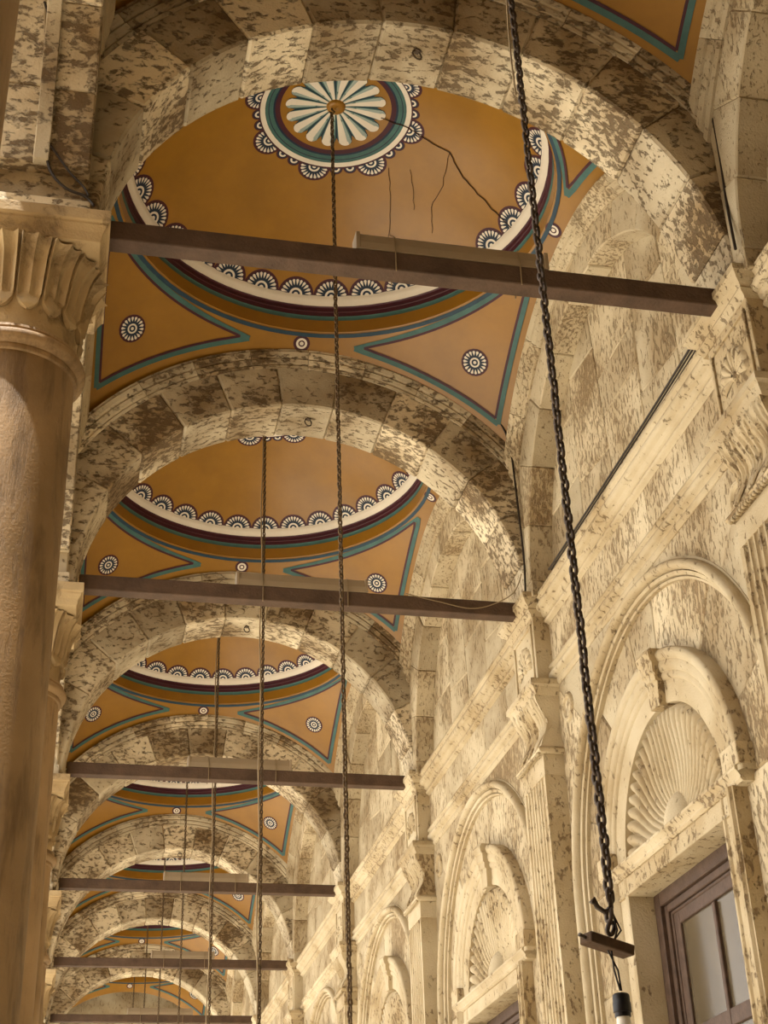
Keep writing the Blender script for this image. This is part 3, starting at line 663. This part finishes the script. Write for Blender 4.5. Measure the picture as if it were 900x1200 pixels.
for k in range(0, KMAX):
    nm = 'out-of-focus sliver of stone column at the top left edge' if k == 0 else 'brown veined stone column with lotus leaf capital, %s one showing its capital' % ORD[k - 1]
    t = thing('stone_column', nm, 'column', (XCOL - (.085 if k == 0 else 0), yk(k), 0), 'stone columns of the left arcade')
    ob('shaft', me_csh, t); ob('plinth', me_cbase, t); ob('astragal_ring', me_cring, t); cb_ = ob('capital_bell', me_cbell, t)
    for i in range(NLF): ob('lotus_leaf', me_leaf, cb_, rot=(0, 0, 2 * PI * (i + .5) / NLF))
    ob('abacus', me_abq, t); ob('impost_slab', me_imps, t)

# ------------------------------------------------------------------ tie beams and the lamp boxes lying on them
mb = MB(); mb.box(-1.83, 1.80, -.06, .06, 6.97, 7.10); me_tie = mb.mesh('tie_beam', M_BEAM, .006)
FX = [(1.37, 2.50), (1.20, 2.27), (1.20, 2.29), (1.28, 2.37), (1.42, 2.38), (1.30, 2.45), (1.3, 2.4)]
for k in range(1, KMAX):
    thing('tie_beam', 'rusty brown tie beam across the %s arch from the camera' % ORD[k - 1], 'beam', (XC, yk(k), 0), 'tie beams across the gallery', me_tie)
    x0, x1 = FX[k - 1]; Lh = (x1 - x0) / 2
    mb = MB(); mb.loft([[(x, y, z) for y, z in ((-.055, 0), (.055, 0), (.055, .05), (.04, .12), (-.04, .12), (-.055, .05))] for x in (-Lh, Lh)]); 
    t = thing('fluorescent_lamp', 'grey box-shaped lamp fixture lying on the %s tie beam from the camera' % ORD[k - 1], 'lamp', ((x0 + x1) / 2, yk(k) - .005, 7.102), 'lamp fixtures on the tie beams')
    ob('housing', mb.mesh('housing', M_LAMPBOX, .004), t)
    for s in (-1, 1):
        mb = MB(); mb.box(s * (Lh + .001) - .012, s * (Lh + .001) + .012, -.058, .058, 0, .123); ob('end_cap', mb.mesh('end_cap', M_LAMPBOX, .003), t)
    mb = MB()
    for s in (-.62, .7): mb.tube([(s * Lh, -.062, -.145), (s * Lh, -.066, 0), (s * Lh, -.062, .04), (s * Lh, -.04, .125), (s * Lh, .04, .125), (s * Lh, .066, .03), (s * Lh, .07, -.145)], .004, 5)
    ob('wire_strap', mb.mesh('wire_strap', M_PALECABLE), t)

# ------------------------------------------------------------------ chains
def link_mesh(L=.056, W=.038, r=.0072, seg=14, n=6):
    pts = []
    for i in range(seg):
        t = 2 * PI * i / seg; x = (W / 2 - r) * cos(t); z = (L / 2 - r) * sin(t); z = (L / 2 - r) * (1 if sin(t) > 0 else -1) * abs(sin(t)) ** .7
        pts.append(Vector((x, 0, z)))
    rings = []
    for i in range(seg):
        tg = (pts[(i + 1) % seg] - pts[i - 1]).normalized(); e1 = Vector((0, 1, 0)); e2 = tg.cross(e1)
        rings.append([pts[i] + r * (cos(2 * PI * j / n) * e1 + sin(2 * PI * j / n) * e2) for j in range(n)])
    return rings
def link_mb(mb, M4=None, seg=14, n=6):
    rs = link_mesh(seg=seg, n=n)
    if M4: rs = [[M4 @ p for p in r] for r in rs]
    vs = [p for r in rs for p in r]; m = len(rs)
    mb.add(vs, [(i * n + j, i * n + (j + 1) % n, ((i + 1) % m) * n + (j + 1) % n, ((i + 1) % m) * n + j) for i in range(m) for j in range(n)])
mb = MB(); link_mb(mb); me_link0 = mb.mesh('link', M_IRON, 0, 'all')
mb = MB(); link_mb(mb, None, 12, 5); me_link1 = mb.mesh('link', M_BRASSY, 0, 'all')
PITCH = .0345
for k in range(0, KMAX + 1):
    zt = 10.43; zb_ = 2.80 if k == 0 else 2.6; n = int((zt - zb_) / PITCH); x = 1.655 if k < 2 else 1.70
    nm = 'long dark iron chain nearest the camera, ending in a hook by the window' if k == 0 else 'chain hanging from the %s full painted dome from the camera' % ORD[k - 1]
    t = thing('hanging_chain', nm, 'chain', (x, yk(k + .5), zb_), 'chains hanging from the domes')
    if k <= 1:
        for i in range(n): ob('link', me_link0 if k == 0 else me_link1, t, (random.uniform(-.002, .002), random.uniform(-.002, .002), PITCH * (i + .5)), (0, 0, (PI / 2 if i % 2 else 0) + .5 + .12 * sin(i * .21)))
    else:
        mb = MB()
        for i in range(n): link_mb(mb, Matrix.Translation((0, 0, PITCH * (i + .5))) @ Matrix.Rotation((PI / 2 if i % 2 else 0) + .4, 4, 'Z'), 8, 4)
        ob('links', mb.mesh('links', M_BRASSY, 0, 'all'), t, kind='stuff')
    if k in (0, 2, 3):
        mb = MB(); hh = zt - zb_
        mb.tube([(-.026 + .008 * sin(i * .9), -.012, hh * i / 40) for i in range(18 if k == 0 else 0, 41)], .0045 if k == 0 else .007, 5); ob('cable', mb.mesh('cable', M_PALECABLE, 0, 'all'), t)
    mb = MB(); mb.tube([(0, 0, zt - zb_ + .03), (.0, 0, zt - zb_ + .005), (.025, 0, zt - zb_ - .02), (.0, 0, zt - zb_ - .045), (-.02, 0, zt - zb_ - .025)], .007, 6); ob('ceiling_hook', mb.mesh('ceiling_hook', M_IRON, 0, 'all'), t)
    if k == 0:
        mb = MB(); mb.tube([(.0, 0, .02), (.0, 0, -.02), (-.022, 0, -.035), (-.045, 0, -.02), (-.055, 0, .005), (-.062, 0, -.008)], .009, 8); ob('hook', mb.mesh('hook', M_IRON, 0, 'all'), t)
# plate and bulb under the nearest chain
xb, yb = 1.655, yk(.5)
mb = MB(); mb.box(-.085, .085, -.028, .028, -.016, .016)
t = thing('iron_plate', 'rusty flat bar hanging from the hook of the nearest chain', 'plate', (xb - .025, yb, 2.665), None, mb.mesh('iron_plate', M_RUSTPLATE, .003), (0, .16, .35))
mb = MB(); link_mb(mb, Matrix.Translation((.012, 0, .055)) @ Matrix.Rotation(.3, 4, 'Y'))
link_mb(mb, Matrix.Translation((.004, 0, .095)) @ Matrix.Rotation(PI / 2, 4, 'Z')); ob('hanging_links', mb.mesh('hanging_links', M_IRON, 0, 'all'), t)
mb = MB(); mb.tube([(-.085, 0, .0), (-.11, 0, .004)], .006, 6); ob('pin', mb.mesh('pin', M_IRON), t)
t = thing('pendant_bulb', 'white bulb in black holder on a thin wire below the rusty bar', 'bulb', (xb + .0, yb, 2.46), None)
mb = MB(); mb.lathe([(.001, .062), (.020, .062), (.025, .058), (.026, .05), (.026, .036), (.0275, .034), (.0275, .008), (.024, .006), (.024, -.006), (.001, -.006)], 20); ob('holder', mb.mesh('holder', M_BLACK, 0, True), t)
mb = MB(); mb.lathe([(.020, -.002), (.022, -.03), (.024, -.06), (.03, -.09), (.032, -.12), (.026, -.15), (.012, -.165), (.001, -.168)], 20); ob('bulb', mb.mesh('bulb', M_BULB, 0, True), t)
for q, dx in enumerate((0, .012)):
    mb = MB(); mb.tube([(dx * .3, 0, .07), (-.012 + dx, 0, .13), (-.014 - dx, 0, .19), (.012 + dx, 0, .25), (.004, 0, .30), (-.006, 0, .36)], .0032, 5); ob('wire', mb.mesh('wire', M_CABLE), t)

# ------------------------------------------------------------------ cables on the masonry
def cable(name, label, pts, r, m, group=None):
    P_ = [Vector(p) for p in pts]; out = []
    for i in range(len(P_) - 1):
        p0, p1, p2, p3 = P_[max(i - 1, 0)], P_[i], P_[i + 1], P_[min(i + 2, len(P_) - 1)]
        for s in range(6):
            t = s / 6; out.append(.5 * ((2 * p1) + (p2 - p0) * t + (2 * p0 - 5 * p1 + 4 * p2 - p3) * t * t + (3 * p1 - p0 - 3 * p2 + p3) * t ** 3))
    out.append(P_[-1]); mb = MB(); mb.tube(out, r, 6); return thing(name, label, 'cable', (0, 0, 0), group, mb.mesh(name, m, 0, 'all'))
y = yk(1) - HT - .03
cable('electric_cable', 'black cable running down beside the right foot of the nearest arch', [(3.444, 5.98, 8.775), (3.542, 6.03, 8.671), (3.579, 6.05, 8.471), (3.606, 6.07, 8.223), (3.606, 6.08, 7.867), (3.592, 6.08, 7.541), (3.561, 6.03, 7.15)], .009, M_CABLE)
for i in range(3):
    cable('electric_cable', ('thickest', 'middle', 'thinnest')[i] + ' black cable lying along the cornice beyond the nearest pilaster', [(3.62 + .022 * i, 6.85, 7.075), (3.625 + .02 * i, 7.6, 7.06), (3.63 + .02 * i, 8.6, 7.062), (3.63 + .02 * i, 9.9, 7.06)], .009 - .002 * i, M_CABLE, 'cables on the wall cornice')
cable('electric_cable', 'pale straight cable down the pier above the nearest capital', [(-0.468, 5.73, 8.067), (-0.455, 5.816, 7.912), (-0.442, 5.892, 7.733), (-0.428, 5.939, 7.577), (-0.41, 5.977, 7.378)], .007, M_PALECABLE)
cable('electric_cable', 'black cable drooping from the pier rib to the nearest capital', [(-0.426, 5.932, 7.571), (-0.409, 5.97, 7.372), (-0.384, 5.984, 7.173), (-0.344, 5.984, 7.059), (-0.267, 5.984, 6.975), (-0.176, 5.98, 6.938), (-0.139, 5.98, 6.903), (-0.12, 5.95, 6.85)], .008, M_CABLE)
cable('electric_cable', 'thin black cable slanting across the pier above the nearest capital', [(-0.399, 5.978, 7.3), (-0.338, 5.983, 7.211), (-0.258, 5.984, 7.091), (-0.18, 5.984, 7.001), (-0.15, 5.98, 6.937)], .006, M_CABLE)
cable('electric_cable', 'short black loop of cable at the top left beside the pale cable', [(-0.473, 5.726, 8.062), (-0.45, 5.753, 8.016), (-0.433, 5.775, 7.977), (-0.434, 5.797, 7.935), (-0.455, 5.807, 7.915)], .008, M_CABLE)
y = yk(2)
cable('electric_cable', 'pale thin wire draped over the right end of the second tie beam', [(3.55, y - .3, 7.25), (3.50, y - .2, 7.12), (3.35, y - .08, 7.06), (3.15, y - .075, 7.01), (2.9, y - .075, 7.05), (2.6, y - .07, 7.11)], .005, M_PALECABLE)
cable('electric_cable', 'black cable running down beside the right foot of the second arch', [(3.44, y - .37, 8.75), (3.53, y - .35, 8.5), (3.565, y - .32, 7.9), (3.58, y - .31, 7.4), (3.56, y - .33, 7.07)], .009, M_CABLE)
